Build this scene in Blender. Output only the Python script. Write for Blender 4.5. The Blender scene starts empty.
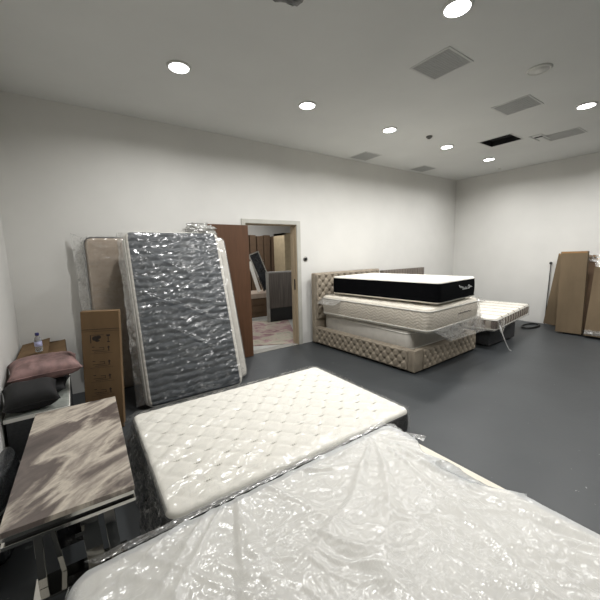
import bpy, bmesh, math, random
from mathutils import Vector, Matrix, noise

PI = math.pi
random.seed(7)
scene = bpy.context.scene
C = scene.collection

# ---------------------------------------------------------------- camera
F_PX = 324.5
YAW, PITCH, ROLL, EYE = 0.6122, 0.1441, -0.02436, 1.5813
cy, sy, cp, sp = math.cos(YAW), math.sin(YAW), math.cos(PITCH), math.sin(PITCH)
fwd = Vector((sy * cp, cy * cp, -sp))
rgt = Vector((cy, -sy, 0))
upv = rgt.cross(fwd)
cr, sr = math.cos(ROLL), math.sin(ROLL)
r_ = rgt * cr + upv * sr
u_ = -rgt * sr + upv * cr
cam_data = bpy.data.cameras.new('camera')
cam_data.sensor_width = 36
cam_data.sensor_fit = 'HORIZONTAL'
cam_data.lens = F_PX / 600 * 36
cam_data.clip_start = 0.02
cam = bpy.data.objects.new('camera', cam_data)
C.objects.link(cam)
M = Matrix(((r_.x, u_.x, -fwd.x), (r_.y, u_.y, -fwd.y), (r_.z, u_.z, -fwd.z)))
cam.matrix_world = Matrix.Translation((0, 0, EYE)) @ M.to_4x4()
scene.camera = cam

# ---------------------------------------------------------------- world, exposure, lamp powers
w = bpy.data.worlds.new('world')
scene.world = w
w.use_nodes = True
w.node_tree.nodes['Background'].inputs[0].default_value = (0.5, 0.52, 0.55, 1)
w.node_tree.nodes['Background'].inputs[1].default_value = 0.02
scene.view_settings.view_transform = 'Standard'
scene.view_settings.look = 'None'
scene.view_settings.gamma = 1
scene.view_settings.use_curve_mapping = False
scene.view_settings.exposure = 0.0
scene.cycles.use_denoising = True
scene.cycles.max_bounces = 8
scene.cycles.diffuse_bounces = 5
scene.cycles.transparent_max_bounces = 16
scene.cycles.caustics_reflective = False
scene.cycles.caustics_refractive = False
scene.cycles.sample_clamp_indirect = 4.0
LAMP_W = 27.0          # each ceiling downlight
LAMP_GLOW = 14.0
LAMP_COL = (1.0, 0.99, 0.972)
HALL_W = 22.0          # the lamps of the room beyond the door

# ---------------------------------------------------------------- room size
XL, XR, YB, YF, H = -0.52, 7.95, 4.523, -3.2, 3.239
DX0, DX1, DZ = 2.215, 3.12, 2.03      # door opening
WT = 0.16

# ================================================================= materials
def lin(c):
    c = c / 255.0
    return c / 12.92 if c <= 0.04045 else ((c + 0.055) / 1.055) ** 2.4

def rgb(c):
    return (lin(c[0]), lin(c[1]), lin(c[2]), 1)

def new_mat(name):
    m = bpy.data.materials.new(name)
    m.use_nodes = True
    nt = m.node_tree
    return m, nt, nt.nodes['Principled BSDF']

def coord(nt, scale=(1, 1, 1), rot=(0, 0, 0), kind='Object'):
    tc = nt.nodes.new('ShaderNodeTexCoord')
    mp = nt.nodes.new('ShaderNodeMapping')
    mp.inputs['Scale'].default_value = scale
    mp.inputs['Rotation'].default_value = rot
    nt.links.new(tc.outputs[kind], mp.inputs['Vector'])
    return mp.outputs['Vector']

def add_noise(nt, vec, scale, detail=4, rough=0.55, dist=0.0):
    n = nt.nodes.new('ShaderNodeTexNoise')
    n.inputs['Scale'].default_value = scale
    n.inputs['Detail'].default_value = detail
    n.inputs['Roughness'].default_value = rough
    n.inputs['Distortion'].default_value = dist
    nt.links.new(vec, n.inputs['Vector'])
    return n.outputs['Fac']

def ramp(nt, fac, stops):
    r = nt.nodes.new('ShaderNodeValToRGB')
    e = r.color_ramp.elements
    while len(e) < len(stops):
        e.new(0.5)
    for k, (p, c) in enumerate(stops):
        e[k].position = p
        e[k].color = rgb(c) if len(c) == 3 else c
    nt.links.new(fac, r.inputs['Fac'])
    return r.outputs['Color']

def bump(nt, b, h, strength, dist=0.01, prev=None):
    n = nt.nodes.new('ShaderNodeBump')
    n.inputs['Strength'].default_value = strength
    n.inputs['Distance'].default_value = dist
    nt.links.new(h, n.inputs['Height'])
    if prev is not None:
        nt.links.new(prev, n.inputs['Normal'])
    nt.links.new(n.outputs['Normal'], b.inputs['Normal'])
    return n.outputs['Normal']

def simple(name, col, rough=0.6, metal=0.0, var=0.06, nscale=8, bs=0.15, bscale=120, spec=0.5, stretch=(1, 1, 1), bd=0.002):
    m, nt, b = new_mat(name)
    v = coord(nt, stretch)
    f = add_noise(nt, v, nscale)
    lo = [max(0, c * (1 - var)) for c in col]
    hi = [min(255, c * (1 + var)) for c in col]
    nt.links.new(ramp(nt, f, [(0.3, lo), (0.7, hi)]), b.inputs['Base Color'])
    b.inputs['Roughness'].default_value = rough
    b.inputs['Metallic'].default_value = metal
    b.inputs['Specular IOR Level'].default_value = spec
    if bs > 0:
        bump(nt, b, add_noise(nt, v, bscale, 3), bs, bd)
    return m

def film(name, haze=0.12, gloss_rough=0.12, tint=(235, 235, 232), bscale=26, bstr=0.5, spec_f=0.10, crease=0.35, cscale=7.0, bdist=0.02, calm=0.15):
    """clear polythene: mostly transparent, some milky scatter, sharp crinkled shine"""
    m, nt, b = new_mat(name)
    nt.nodes.remove(b)
    out = nt.nodes['Material Output']
    v = coord(nt)
    n1 = add_noise(nt, v, bscale, 0.6, 0.4, 0.5)
    n2 = add_noise(nt, coord(nt, (1, 3.0, 2.0), (0.2, 0.3, 0.6)), bscale * 0.45, 0.8, 0.4, 0.8)
    add = nt.nodes.new('ShaderNodeMath'); add.operation = 'ADD'
    nt.links.new(n1, add.inputs[0]); nt.links.new(n2, add.inputs[1])
    bp = nt.nodes.new('ShaderNodeBump')
    patch = nt.nodes.new('ShaderNodeMapRange')
    patch.inputs['From Min'].default_value = 0.44; patch.inputs['From Max'].default_value = 0.66
    patch.inputs['To Min'].default_value = bstr * calm; patch.inputs['To Max'].default_value = bstr
    nt.links.new(add_noise(nt, coord(nt, (1, 1.6, 1.2), (0.1, 0.5, 0.3)), 3.2, 2, 0.5, 0.6), patch.inputs['Value'])
    nt.links.new(patch.outputs[0], bp.inputs['Strength'])
    bp.inputs['Distance'].default_value = bdist
    nt.links.new(add.outputs[0], bp.inputs['Height'])
    tr = nt.nodes.new('ShaderNodeBsdfTransparent')
    tr.inputs['Color'].default_value = (1, 1, 1, 1)
    df = nt.nodes.new('ShaderNodeBsdfDiffuse'); df.inputs['Color'].default_value = rgb(tint)
    tl = nt.nodes.new('ShaderNodeBsdfTranslucent'); tl.inputs['Color'].default_value = rgb(tint)
    mixd = nt.nodes.new('ShaderNodeMixShader'); mixd.inputs[0].default_value = 0.5
    nt.links.new(df.outputs[0], mixd.inputs[1]); nt.links.new(tl.outputs[0], mixd.inputs[2])
    mixh = nt.nodes.new('ShaderNodeMixShader')
    # whitened fold lines where the film is creased double
    hz_ = None
    for k, (st, rt) in enumerate((((1, 3.4, 1.6), (0.3, 0.2, 0.7)), ((2.6, 1, 3.2), (0.1, 0.4, -0.5)))):
        nf = add_noise(nt, coord(nt, st, rt), cscale * (1 + 0.5 * k), 3, 0.5, 0.8)
        d_ = nt.nodes.new('ShaderNodeMath'); d_.operation = 'SUBTRACT'; nt.links.new(nf, d_.inputs[0]); d_.inputs[1].default_value = 0.5
        a_ = nt.nodes.new('ShaderNodeMath'); a_.operation = 'ABSOLUTE'; nt.links.new(d_.outputs[0], a_.inputs[0])
        r_m = nt.nodes.new('ShaderNodeMapRange'); r_m.inputs['From Min'].default_value = 0.0; r_m.inputs['From Max'].default_value = 0.022
        r_m.inputs['To Min'].default_value = 1.0; r_m.inputs['To Max'].default_value = 0.0
        nt.links.new(a_.outputs[0], r_m.inputs['Value'])
        pm = nt.nodes.new('ShaderNodeMapRange'); pm.inputs['From Min'].default_value = 0.45; pm.inputs['From Max'].default_value = 0.7
        nt.links.new(add_noise(nt, coord(nt, (1, 1, 1), (k, 0, 0)), 3.5, 2), pm.inputs['Value'])
        ml = nt.nodes.new('ShaderNodeMath'); ml.operation = 'MULTIPLY'
        nt.links.new(r_m.outputs[0], ml.inputs[0]); nt.links.new(pm.outputs[0], ml.inputs[1])
        if hz_ is None: hz_ = ml.outputs[0]
        else:
            mx_ = nt.nodes.new('ShaderNodeMath'); mx_.operation = 'MAXIMUM'
            nt.links.new(hz_, mx_.inputs[0]); nt.links.new(ml.outputs[0], mx_.inputs[1]); hz_ = mx_.outputs[0]
    fin = nt.nodes.new('ShaderNodeMapRange')
    fin.inputs['To Min'].default_value = haze; fin.inputs['To Max'].default_value = min(1, haze + crease)
    nt.links.new(hz_, fin.inputs['Value']); nt.links.new(fin.outputs[0], mixh.inputs[0])
    nt.links.new(tr.outputs[0], mixh.inputs[1]); nt.links.new(mixd.outputs[0], mixh.inputs[2])
    gl = nt.nodes.new('ShaderNodeBsdfGlossy')
    gl.inputs['Roughness'].default_value = gloss_rough
    gl.inputs['Color'].default_value = (1, 1, 1, 1)
    nt.links.new(bp.outputs['Normal'], gl.inputs['Normal'])
    lw = nt.nodes.new('ShaderNodeLayerWeight'); lw.inputs['Blend'].default_value = 0.35
    mr = nt.nodes.new('ShaderNodeMapRange')
    mr.inputs['To Min'].default_value = spec_f * 0.7
    mr.inputs['To Max'].default_value = min(1, spec_f * 2.5)
    nt.links.new(lw.outputs['Fresnel'], mr.inputs['Value'])
    mixg = nt.nodes.new('ShaderNodeMixShader')
    nt.links.new(mr.outputs[0], mixg.inputs[0])
    nt.links.new(mixh.outputs[0], mixg.inputs[1]); nt.links.new(gl.outputs[0], mixg.inputs[2])
    nt.links.new(mixg.outputs[0], out.inputs['Surface'])
    return m

def emit(name, col, s):
    m, nt, b = new_mat(name)
    b.inputs['Base Color'].default_value = (0.9, 0.9, 0.9, 1)
    b.inputs['Emission Color'].default_value = (*col, 1)
    b.inputs['Emission Strength'].default_value = s
    return m

MW = simple('wall_paint', (213, 212, 208), 0.75, var=0.012, nscale=2, bs=0.06, bscale=90, spec=0.25)
MC = simple('ceiling_paint', (212, 213, 211), 0.85, var=0.012, nscale=1.5, bs=0.05, bscale=60, spec=0.2)
MWOODTRIM = simple('door_frame_paint', (180, 179, 171), 0.5, var=0.03, nscale=6, bs=0.05)
MLINING = simple('bare_door_lining', (172, 155, 130), 0.6, var=0.06, nscale=6, bs=0.1, stretch=(1, 1, .1))
MGRILLE = simple('grille_paint', (168, 169, 168), 0.7, var=0.02, bs=0.05)
MGFRAME = simple('grille_frame_paint', (200, 201, 199), 0.6, var=0.02, bs=0.03)
MDARKHOLE = simple('dark_void', (26, 26, 27), 0.9, var=0.1, bs=0.1)
MPLAST = simple('white_plastic', (205, 205, 200), 0.4, var=0.02, bs=0.0)
MGREYPL = simple('grey_plastic', (90, 90, 88), 0.4, var=0.03, bs=0.0)
MBLACK = simple('black_plastic', (16, 16, 17), 0.4, var=0.1, bs=0.05)
MCHROME = simple('polished_steel', (205, 203, 198), 0.07, 1.0, var=0.02, nscale=3, bs=0.0)
MBRASS = simple('satin_steel', (150, 148, 142), 0.3, 1.0, var=0.03, bs=0.0)
MCARD = simple('cardboard', (110, 89, 65), 0.85, var=0.07, nscale=5, bs=0.2, bscale=40, spec=0.2, stretch=(1, 1, .3))
MCARD2 = simple('pale_cardboard', (106, 92, 73), 0.85, var=0.06, nscale=5, bs=0.2, bscale=40, spec=0.2, stretch=(1, 1, .3))
MCARD3 = simple('brown_cardboard', (98, 80, 64), 0.85, var=0.08, nscale=4, bs=0.2, bscale=40, spec=0.2)
MPRINT = simple('dark_print', (38, 30, 24), 0.8, var=0.2, nscale=60, bs=0.0)
MTAPE = simple('parcel_tape', (140, 106, 66), 0.35, var=0.05, nscale=12, bs=0.05)
MBLKFAB = simple('black_knit', (5, 6, 8), 0.9, var=0.2, nscale=30, bs=0.2, bscale=300, spec=0.08)
MBLKFOAM = simple('black_mesh_border', (20, 20, 22), 0.75, var=0.25, nscale=30, bs=0.4, bscale=220)
MWHITEFAB = simple('white_knit_top', (226, 223, 214), 0.85, var=0.015, nscale=12, bs=0.35, bscale=180, spec=0.2)
MCREAMFAB = simple('cream_knit_top', (226, 219, 205), 0.85, var=0.02, nscale=12, bs=0.35, bscale=160, spec=0.2)
MGREYBASE = simple('grey_white_cloth', (190, 186, 178), 0.8, var=0.03, nscale=10, bs=0.2)
MCHARC = simple('charcoal_weave', (52, 53, 55), 0.85, var=0.12, nscale=40, bs=0.35, bscale=260)
MTAUPE = simple('taupe_plush', (142, 132, 117), 0.7, var=0.09, nscale=7, bs=0.3, bscale=200, spec=0.4)
MGREYPLUSH = simple('grey_brown_plush', (110, 102, 94), 0.75, var=0.1, nscale=7, bs=0.3, bscale=200)
MPIPE = simple('grey_piping', (105, 106, 104), 0.7, var=0.05, bs=0.1)
MWPIPE = simple('white_piping', (222, 220, 212), 0.7, var=0.03, bs=0.1)
MDPIPE = simple('dark_piping', (52, 52, 54), 0.7, var=0.1, bs=0.1)
MTANFAB = simple('tan_knit', (165, 150, 134), 0.85, var=0.05, nscale=10, bs=0.3, bscale=140)
MPINK = simple('dusty_pink_velvet', (124, 99, 96), 0.7, var=0.24, nscale=9, bs=0.3, bscale=90, spec=0.5)
MDKCUSH = simple('dark_grey_cushion_cloth', (27, 27, 28), 0.85, var=0.12, nscale=20, bs=0.35, bscale=200)
MSURF = simple('grey_plastic_wrap', (150, 154, 148), 0.28, var=0.12, nscale=6, bs=0.6, bscale=22, bd=0.01)
MBLUE = simple('navy_cap', (34, 34, 92), 0.35, var=0.05, bs=0.0)
MLOGO = simple('silver_embroidery', (205, 205, 205), 0.4, 0.3, var=0.05, bs=0.0)
MWHITE = simple('bright_white_board', (226, 224, 218), 0.6, var=0.02, bs=0.0)
MHALLFLOOR = simple('pale_grey_concrete', (150, 150, 146), 0.45, var=0.08, nscale=2, bs=0.1)
MMIRROR = simple('dark_patterned_glass', (30, 31, 34), 0.12, var=0.6, nscale=14, bs=0.1)
FILM = film('clear_polythene', 0.06, 0.2, bscale=15, bstr=1.0, spec_f=0.08, crease=0.3, bdist=0.014)
FILM_SOFT = film('clear_polythene_slack', 0.05, 0.2, bscale=15, bstr=1.0, spec_f=0.055, crease=0.25, bdist=0.013)
FILM_EDGE = film('loose_polythene', 0.22, 0.24, bscale=20, bstr=1.0, spec_f=0.30, crease=0.55, cscale=12, bdist=0.03, calm=0.5)
FILM_DARK = film('clear_polythene_crinkled', 0.01, 0.22, bscale=12, bstr=1.0, spec_f=0.08, crease=0.42, cscale=4, bdist=0.018, calm=0.02)
FILM_KNOT = film('bunched_polythene', 0.6, 0.2, (205, 205, 200), bscale=30, bstr=1.0, spec_f=0.2)
FILM_MILK = film('milky_polythene', 0.62, 0.22, (236, 239, 242), bscale=46, bstr=1.0, spec_f=0.055, crease=0.25, bdist=0.0042, calm=0.3)

# wood door leaf
MDOOR, nt, b = new_mat('red_brown_veneer')
f = add_noise(nt, coord(nt, (9, 9, 0.7)), 3.0, 6, 0.6, 0.6)
nt.links.new(ramp(nt, f, [(0.25, (74, 49, 31)), (0.75, (93, 63, 42))]), b.inputs['Base Color'])
b.inputs['Roughness'].default_value = 0.45

# painted grey floor with white flecks and scuffs
MFLOOR, nt, b = new_mat('grey_floor_paint')
v = coord(nt)
base = ramp(nt, add_noise(nt, v, 0.9, 6, 0.6), [(0.3, (53, 56, 58)), (0.7, (63, 66, 68))])
fleck = ramp(nt, add_noise(nt, coord(nt, (1, 1.6, 1), (0, 0, .4)), 17, 3, 0.5, 0.6), [(0.725, (0, 0, 0)), (0.745, (255, 255, 255))])
clump = ramp(nt, add_noise(nt, v, 1.3, 2), [(0.42, (0, 0, 0)), (0.6, (255, 255, 255))])
mul = nt.nodes.new('ShaderNodeMix'); mul.data_type = 'RGBA'; mul.blend_type = 'MULTIPLY'
mul.inputs['Factor'].default_value = 1
nt.links.new(fleck, mul.inputs[6]); nt.links.new(clump, mul.inputs[7])
mx = nt.nodes.new('ShaderNodeMix'); mx.data_type = 'RGBA'
mx.inputs[7].default_value = rgb((150, 152, 152))
nt.links.new(mul.outputs[2], mx.inputs['Factor']); nt.links.new(base, mx.inputs[6])
nt.links.new(mx.outputs[2], b.inputs['Base Color'])
b.inputs['Roughness'].default_value = 0.42
b.inputs['Specular IOR Level'].default_value = 0.4
bump(nt, b, add_noise(nt, v, 5, 5), 0.12, 0.02)

# marble-print slab
def mth_mix(nt, a, b2, k):
    s1 = nt.nodes.new('ShaderNodeMath'); s1.operation = 'SUBTRACT'; nt.links.new(b2, s1.inputs[0]); s1.inputs[1].default_value = 0.5
    s2 = nt.nodes.new('ShaderNodeMath'); s2.operation = 'MULTIPLY_ADD'; nt.links.new(s1.outputs[0], s2.inputs[0]); s2.inputs[1].default_value = k * 2
    nt.links.new(a, s2.inputs[2])
    return s2.outputs[0]
MMARBLE, nt, b = new_mat('beige_brown_marble')
v = coord(nt, (1.0, 1.0, 1.0), (0, 0, math.radians(-38)))
mp2 = nt.nodes.new('ShaderNodeMapping'); mp2.inputs['Scale'].default_value = (1.35, 3.3, 1); mp2.inputs['Location'].default_value = (3.3, 1.2, 0)
nt.links.new(v, mp2.inputs['Vector'])
f1 = add_noise(nt, mp2.outputs['Vector'], 1.0, 12, 0.52, 0.9)
f2 = add_noise(nt, mp2.outputs['Vector'], 7.0, 8, 0.7, 0.4)
f1 = mth_mix(nt, f1, f2, 0.10)
nt.links.new(ramp(nt, f1, [(0.30, (76, 68, 65)), (0.42, (108, 98, 93)), (0.48, (92, 83, 79)), (0.52, (140, 130, 121)), (0.57, (196, 187, 173)), (0.62, (158, 148, 138)), (0.70, (100, 91, 86))]), b.inputs['Base Color'])
b.inputs['Roughness'].default_value = 0.32

# cream border with chevron stitching
MCHEV, nt, b = new_mat('cream_chevron_border')
tc = nt.nodes.new('ShaderNodeTexCoord'); sep = nt.nodes.new('ShaderNodeSeparateXYZ')
nt.links.new(tc.outputs['Object'], sep.inputs[0])
def mth(nt, op, a, b2=None):
    n = nt.nodes.new('ShaderNodeMath'); n.operation = op
    for i, x in enumerate((a, b2)):
        if x is None: continue
        if isinstance(x, (int, float)): n.inputs[i].default_value = x
        else: nt.links.new(x, n.inputs[i])
    return n.outputs[0]
sxy = mth(nt, 'ADD', sep.outputs[0], sep.outputs[1])
tri = mth(nt, 'PINGPONG', sxy, 0.07)
arg = mth(nt, 'ADD', mth(nt, 'MULTIPLY', tri, 90), mth(nt, 'MULTIPLY', sep.outputs[2], 150))
wv = mth(nt, 'SINE', arg)
nt.links.new(ramp(nt, mth(nt, 'MULTIPLY_ADD', wv, 0.5), [(0.0, (188, 178, 162)), (0.5, (214, 206, 192))]), b.inputs['Base Color'])
b.inputs['Roughness'].default_value = 0.8
bump(nt, b, wv, 0.35, 0.004)

# striped mattress top / valance: brown lines over cream
MSTRIPE, nt, b = new_mat('cream_with_brown_bands')
tc = nt.nodes.new('ShaderNodeTexCoord'); sep = nt.nodes.new('ShaderNodeSeparateXYZ')
nt.links.new(tc.outputs['Object'], sep.inputs[0])
pp = mth(nt, 'PINGPONG', sep.outputs[0], 0.16)
nt.links.new(ramp(nt, pp, [(0.0, (112, 90, 76)), (0.016, (122, 100, 86)), (0.022, (228, 223, 212)), (0.3, (232, 228, 218))]), b.inputs['Base Color'])
b.inputs['Roughness'].default_value = 0.8

MSTRIPE2, nt, b = new_mat('cream_brown_stripe_border')
tc = nt.nodes.new('ShaderNodeTexCoord'); sep = nt.nodes.new('ShaderNodeSeparateXYZ')
nt.links.new(tc.outputs['Object'], sep.inputs[0])
pp = mth(nt, 'PINGPONG', mth(nt, 'ADD', sep.outputs[0], sep.outputs[1]), 0.07)
nt.links.new(ramp(nt, pp, [(0.0, (98, 84, 76)), (0.026, (112, 98, 88)), (0.034, (182, 172, 160)), (0.07, (192, 184, 172))]), b.inputs['Base Color'])
b.inputs['Roughness'].default_value = 0.8

# rug
MRUG, nt, b = new_mat('faded_pink_rug')
f = add_noise(nt, coord(nt, (1, 1.4, 1), (0, 0, .6)), 2.6, 6, 0.6, 1.0)
nt.links.new(ramp(nt, f, [(0.36, (112, 82, 86)), (0.46, (138, 116, 114)), (0.54, (150, 144, 130)), (0.7, (128, 126, 114))]), b.inputs['Base Color'])
b.inputs['Roughness'].default_value = 0.95

# quilted charcoal cloth
MQUILT = simple('charcoal_quilted_cloth', (60, 64, 68), 0.6, var=0.12, nscale=6, bs=0.35, bscale=120, spec=0.4)

# ================================================================= mesh helpers
def link(name, bm, mat, parent=None, smooth=True, loc=None):
    me = bpy.data.meshes.new(name)
    bmesh.ops.recalc_face_normals(bm, faces=bm.faces)
    bm.to_mesh(me); bm.free()
    for p in me.polygons:
        p.use_smooth = smooth
    me.materials.append(mat)
    o = bpy.data.objects.new(name, me)
    C.objects.link(o)
    if parent is not None: o.parent = parent
    if loc is not None: o.location = loc
    return o

def link_film(name, bm, mat, parent=None):
    return link(name, bm, mat, parent, True)

def empty(name, loc=(0, 0, 0), rot=(0, 0, 0), label=None, cat=None, group=None):
    o = bpy.data.objects.new(name, None)
    C.objects.link(o)
    o.empty_display_size = 0.1
    o.location = loc; o.rotation_euler = rot
    if label: o['label'] = label
    if cat: o['category'] = cat
    if group: o['group'] = group
    return o

def tag(o, label, cat, group=None):
    o['label'] = label; o['category'] = cat
    if group: o['group'] = group
    return o

def struct(o):
    o['kind'] = 'structure'
    return o

def add_box(bm, lo, hi, bev=0.0, seg=2, mtx=None):
    x0, y0, z0 = lo; x1, y1, z1 = hi
    vs = [bm.verts.new(p) for p in ((x0,y0,z0),(x1,y0,z0),(x1,y1,z0),(x0,y1,z0),(x0,y0,z1),(x1,y0,z1),(x1,y1,z1),(x0,y1,z1))]
    fs = [bm.faces.new([vs[i] for i in q]) for q in ((3,2,1,0),(4,5,6,7),(0,1,5,4),(1,2,6,5),(2,3,7,6),(3,0,4,7))]
    geo = vs
    if bev > 0:
        es = list({e for f in fs for e in f.edges})
        r = bmesh.ops.bevel(bm, geom=es, offset=bev, segments=seg, affect='EDGES', profile=0.6)
        geo = list({v for f in r['faces'] for v in f.verts} | {v for v in vs if v.is_valid})
    if mtx is not None:
        bmesh.ops.transform(bm, matrix=mtx, verts=geo)
    return geo

def box(name, lo, hi, mat, parent=None, bev=0.0, seg=2, smooth=False, mtx=None):
    bm = bmesh.new()
    add_box(bm, lo, hi, bev, seg, mtx)
    return link(name, bm, mat, parent, smooth)

def add_tube(bm, pts, r, n=8, closed=False, cap=True):
    pts = [Vector(p) for p in pts]
    rings = []
    N = len(pts)
    up = Vector((0, 0, 1))
    for i, p in enumerate(pts):
        if closed:
            t = pts[(i + 1) % N] - pts[i - 1]
        else:
            t = pts[min(i + 1, N - 1)] - pts[max(i - 1, 0)]
        t.normalize()
        a = t.cross(up)
        if a.length < 0.05: a = t.cross(Vector((1, 0, 0)))
        a.normalize(); b2 = t.cross(a).normalized()
        rr = r[i] if isinstance(r, (list, tuple)) else r
        rings.append([bm.verts.new(p + a * math.cos(2*PI*k/n) * rr + b2 * math.sin(2*PI*k/n) * rr) for k in range(n)])
    for i in range(N if closed else N - 1):
        A, B = rings[i], rings[(i + 1) % N]
        for k in range(n):
            bm.faces.new((A[k], A[(k+1) % n], B[(k+1) % n], B[k]))
    if cap and not closed:
        bm.faces.new(rings[0][::-1]); bm.faces.new(rings[-1])

def tube(name, pts, r, mat, parent=None, n=8, closed=False):
    bm = bmesh.new(); add_tube(bm, pts, r, n, closed)
    return link(name, bm, mat, parent)

def lathe(name, prof, mat, parent=None, n=32, loc=(0, 0, 0), bm=None):
    own = bm is None
    if own: bm = bmesh.new()
    rings = []
    for (r, z) in prof:
        rings.append([bm.verts.new((loc[0] + r*math.cos(2*PI*k/n), loc[1] + r*math.sin(2*PI*k/n), loc[2] + z)) for k in range(n)])
    for A, B in zip(rings, rings[1:]):
        for k in range(n):
            bm.faces.new((A[k], A[(k+1) % n], B[(k+1) % n], B[k]))
    bm.faces.new(rings[0][::-1]); bm.faces.new(rings[-1])
    if own: return link(name, bm, mat, parent)

# ---- rounded slab geometry (mattresses, cushions, upholstered panels)
def axis_pts(a, s, n, k=5):
    e = [s * (1 - math.cos(i * PI / 2 / k)) for i in range(k + 1)]
    left = [-a + t for t in e]
    mid = [(-a + s) + (2 * (a - s)) * i / n for i in range(1, n)]
    return left + mid + [-t for t in reversed(left)]

def corner_map(x, y, a, b2, r):
    qx, qy = abs(x) - (a - r), abs(y) - (b2 - r)
    if qx > 0 and qy > 0:
        m = max(qx, qy); l = math.hypot(qx, qy)
        f = m / l
        return (math.copysign(a - r + qx * f, x), math.copysign(b2 - r + qy * f, y))
    return (x, y)

def drop(x, y, a, b2, s):
    d = min(a - abs(x), b2 - abs(y))
    if d >= s: return 0.0
    t = max(0.0, d) / s
    return s * (1 - math.sqrt(max(0, 1 - (1 - t) ** 2)))

def slab_top(bm, a, b2, z, r, s, nx, ny, quilt=None, sign=1, disp=None):
    X = axis_pts(a, s, nx); Y = axis_pts(b2, s, ny)
    g = []
    for y in Y:
        row = []
        for x in X:
            mx_, my_ = corner_map(x, y, a, b2, r)
            zz = z - sign * drop(x, y, a, b2, s)
            inner = min(1, max(0, min(a - abs(x), b2 - abs(y)) / (s * 1.5)))
            if quilt: zz += sign * quilt(mx_, my_) * inner
            p = Vector((mx_, my_, zz))
            if disp: p = disp(p, inner)
            row.append(bm.verts.new(p))
        g.append(row)
    for j in range(len(Y) - 1):
        for i in range(len(X) - 1):
            q = (g[j][i], g[j][i+1], g[j+1][i+1], g[j+1][i])
            bm.faces.new(q if sign > 0 else q[::-1])
    per = g[0][:] + [r2[-1] for r2 in g[1:]] + g[-1][-2::-1] + [r2[0] for r2 in g[-2:0:-1]]
    return g, per

def perimeter(a, b2, r, s, nx, ny):
    bm = bmesh.new()
    _, per = slab_top(bm, a, b2, 0, r, s, nx, ny)
    pts = [v.co.copy() for v in per]
    bm.free()
    return pts

def normals2d(pts):
    out = []
    n = len(pts)
    for i in range(n):
        t = pts[(i+1) % n] - pts[i-1]
        out.append(Vector((t.y, -t.x, 0)).normalized())
    return out

def side_band(name, a, b2, z0, z1, r, s, nx, ny, mat, parent, bulge=0.008, ribs=0, nz=8):
    pts = perimeter(a, b2, r, s, nx, ny); nr = normals2d(pts)
    bm = bmesh.new(); rings = []
    for k in range(nz + 1):
        t = k / nz
        off = bulge * math.sin(PI * t)
        if ribs: off += 0.004 * abs(math.sin(PI * t * ribs)) - 0.004
        rings.append([bm.verts.new((p.x + q.x*off, p.y + q.y*off, z0 + (z1 - z0)*t)) for p, q in zip(pts, nr)])
    n = len(pts)
    for A, B in zip(rings, rings[1:]):
        for k in range(n):
            bm.faces.new((A[k], A[(k+1) % n], B[(k+1) % n], B[k]))
    return link(name, bm, mat, parent)

def piping(a, b2, z, r, s, nx, ny, mat, parent, rad=0.007):
    pts = [Vector((p.x, p.y, z)) for p in perimeter(a, b2, r, s, nx, ny)]
    out = [pts[0]]
    for p in pts[1:]:
        if (p - out[-1]).length > 0.012: out.append(p)
    nr = normals2d(out)
    out = [p + q * rad * 0.5 for p, q in zip(out, nr)]
    return tube('piping', out, rad, mat, parent, 6, True)

# ---- noise wrinkles
def ridge(x, y, z, w_=4.0):
    return max(0.0, 1 - w_ * abs(noise.noise(Vector((x, y, z)))))

def crinkle(x, y, seed, scale=9, ang=0.4, stretch=4.0):
    wx = x + 0.05 * noise.noise(Vector((x*4, y*4, seed + 9)))
    wy = y + 0.05 * noise.noise(Vector((x*4, y*4, seed + 19)))
    c, s_ = math.cos(ang), math.sin(ang)
    u, v2 = wx*c + wy*s_, -wx*s_ + wy*c
    m = 0.5 + 0.5 * noise.noise(Vector((x*2.2, y*2.2, seed + 31)))
    return (ridge(u*scale/stretch, v2*scale, seed) * 0.7 + 0.5 * ridge(u*scale*1.3, v2*scale*1.6, seed + 5, 5)) * m

def diamond(p=0.2, A=0.012):
    def q(x, y):
        s1 = abs(math.sin(PI * (x + y) / p)); s2 = abs(math.sin(PI * (x - y) / p))
        return -A * (1 - min(1, (min(s1, s2)) * 1.6) ** 0.6)
    return q

def tufts(px, py, A=0.02, rad=0.035):
    """button tufting: diamond creases joining deep dimples, staggered rows"""
    def q(x, y):
        s1 = abs(math.sin(PI * (x / px + y / py) / 1.0)); s2 = abs(math.sin(PI * (x / px - y / py)))
        crease = -A * 0.38 * (1 - min(1, min(s1, s2) * 1.8)) 
        # dimples where both vanish
        i = x / px; j = y / py
        u, v2 = i + j, i - j
        du, dv = u - round(u), v2 - round(v2)
        dx, dy = (du + dv) / 2 * px, (du - dv) / 2 * py
        d = math.hypot(dx, dy)
        return crease - A * max(0, 1 - d / rad) ** 1.5
    return q

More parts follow.
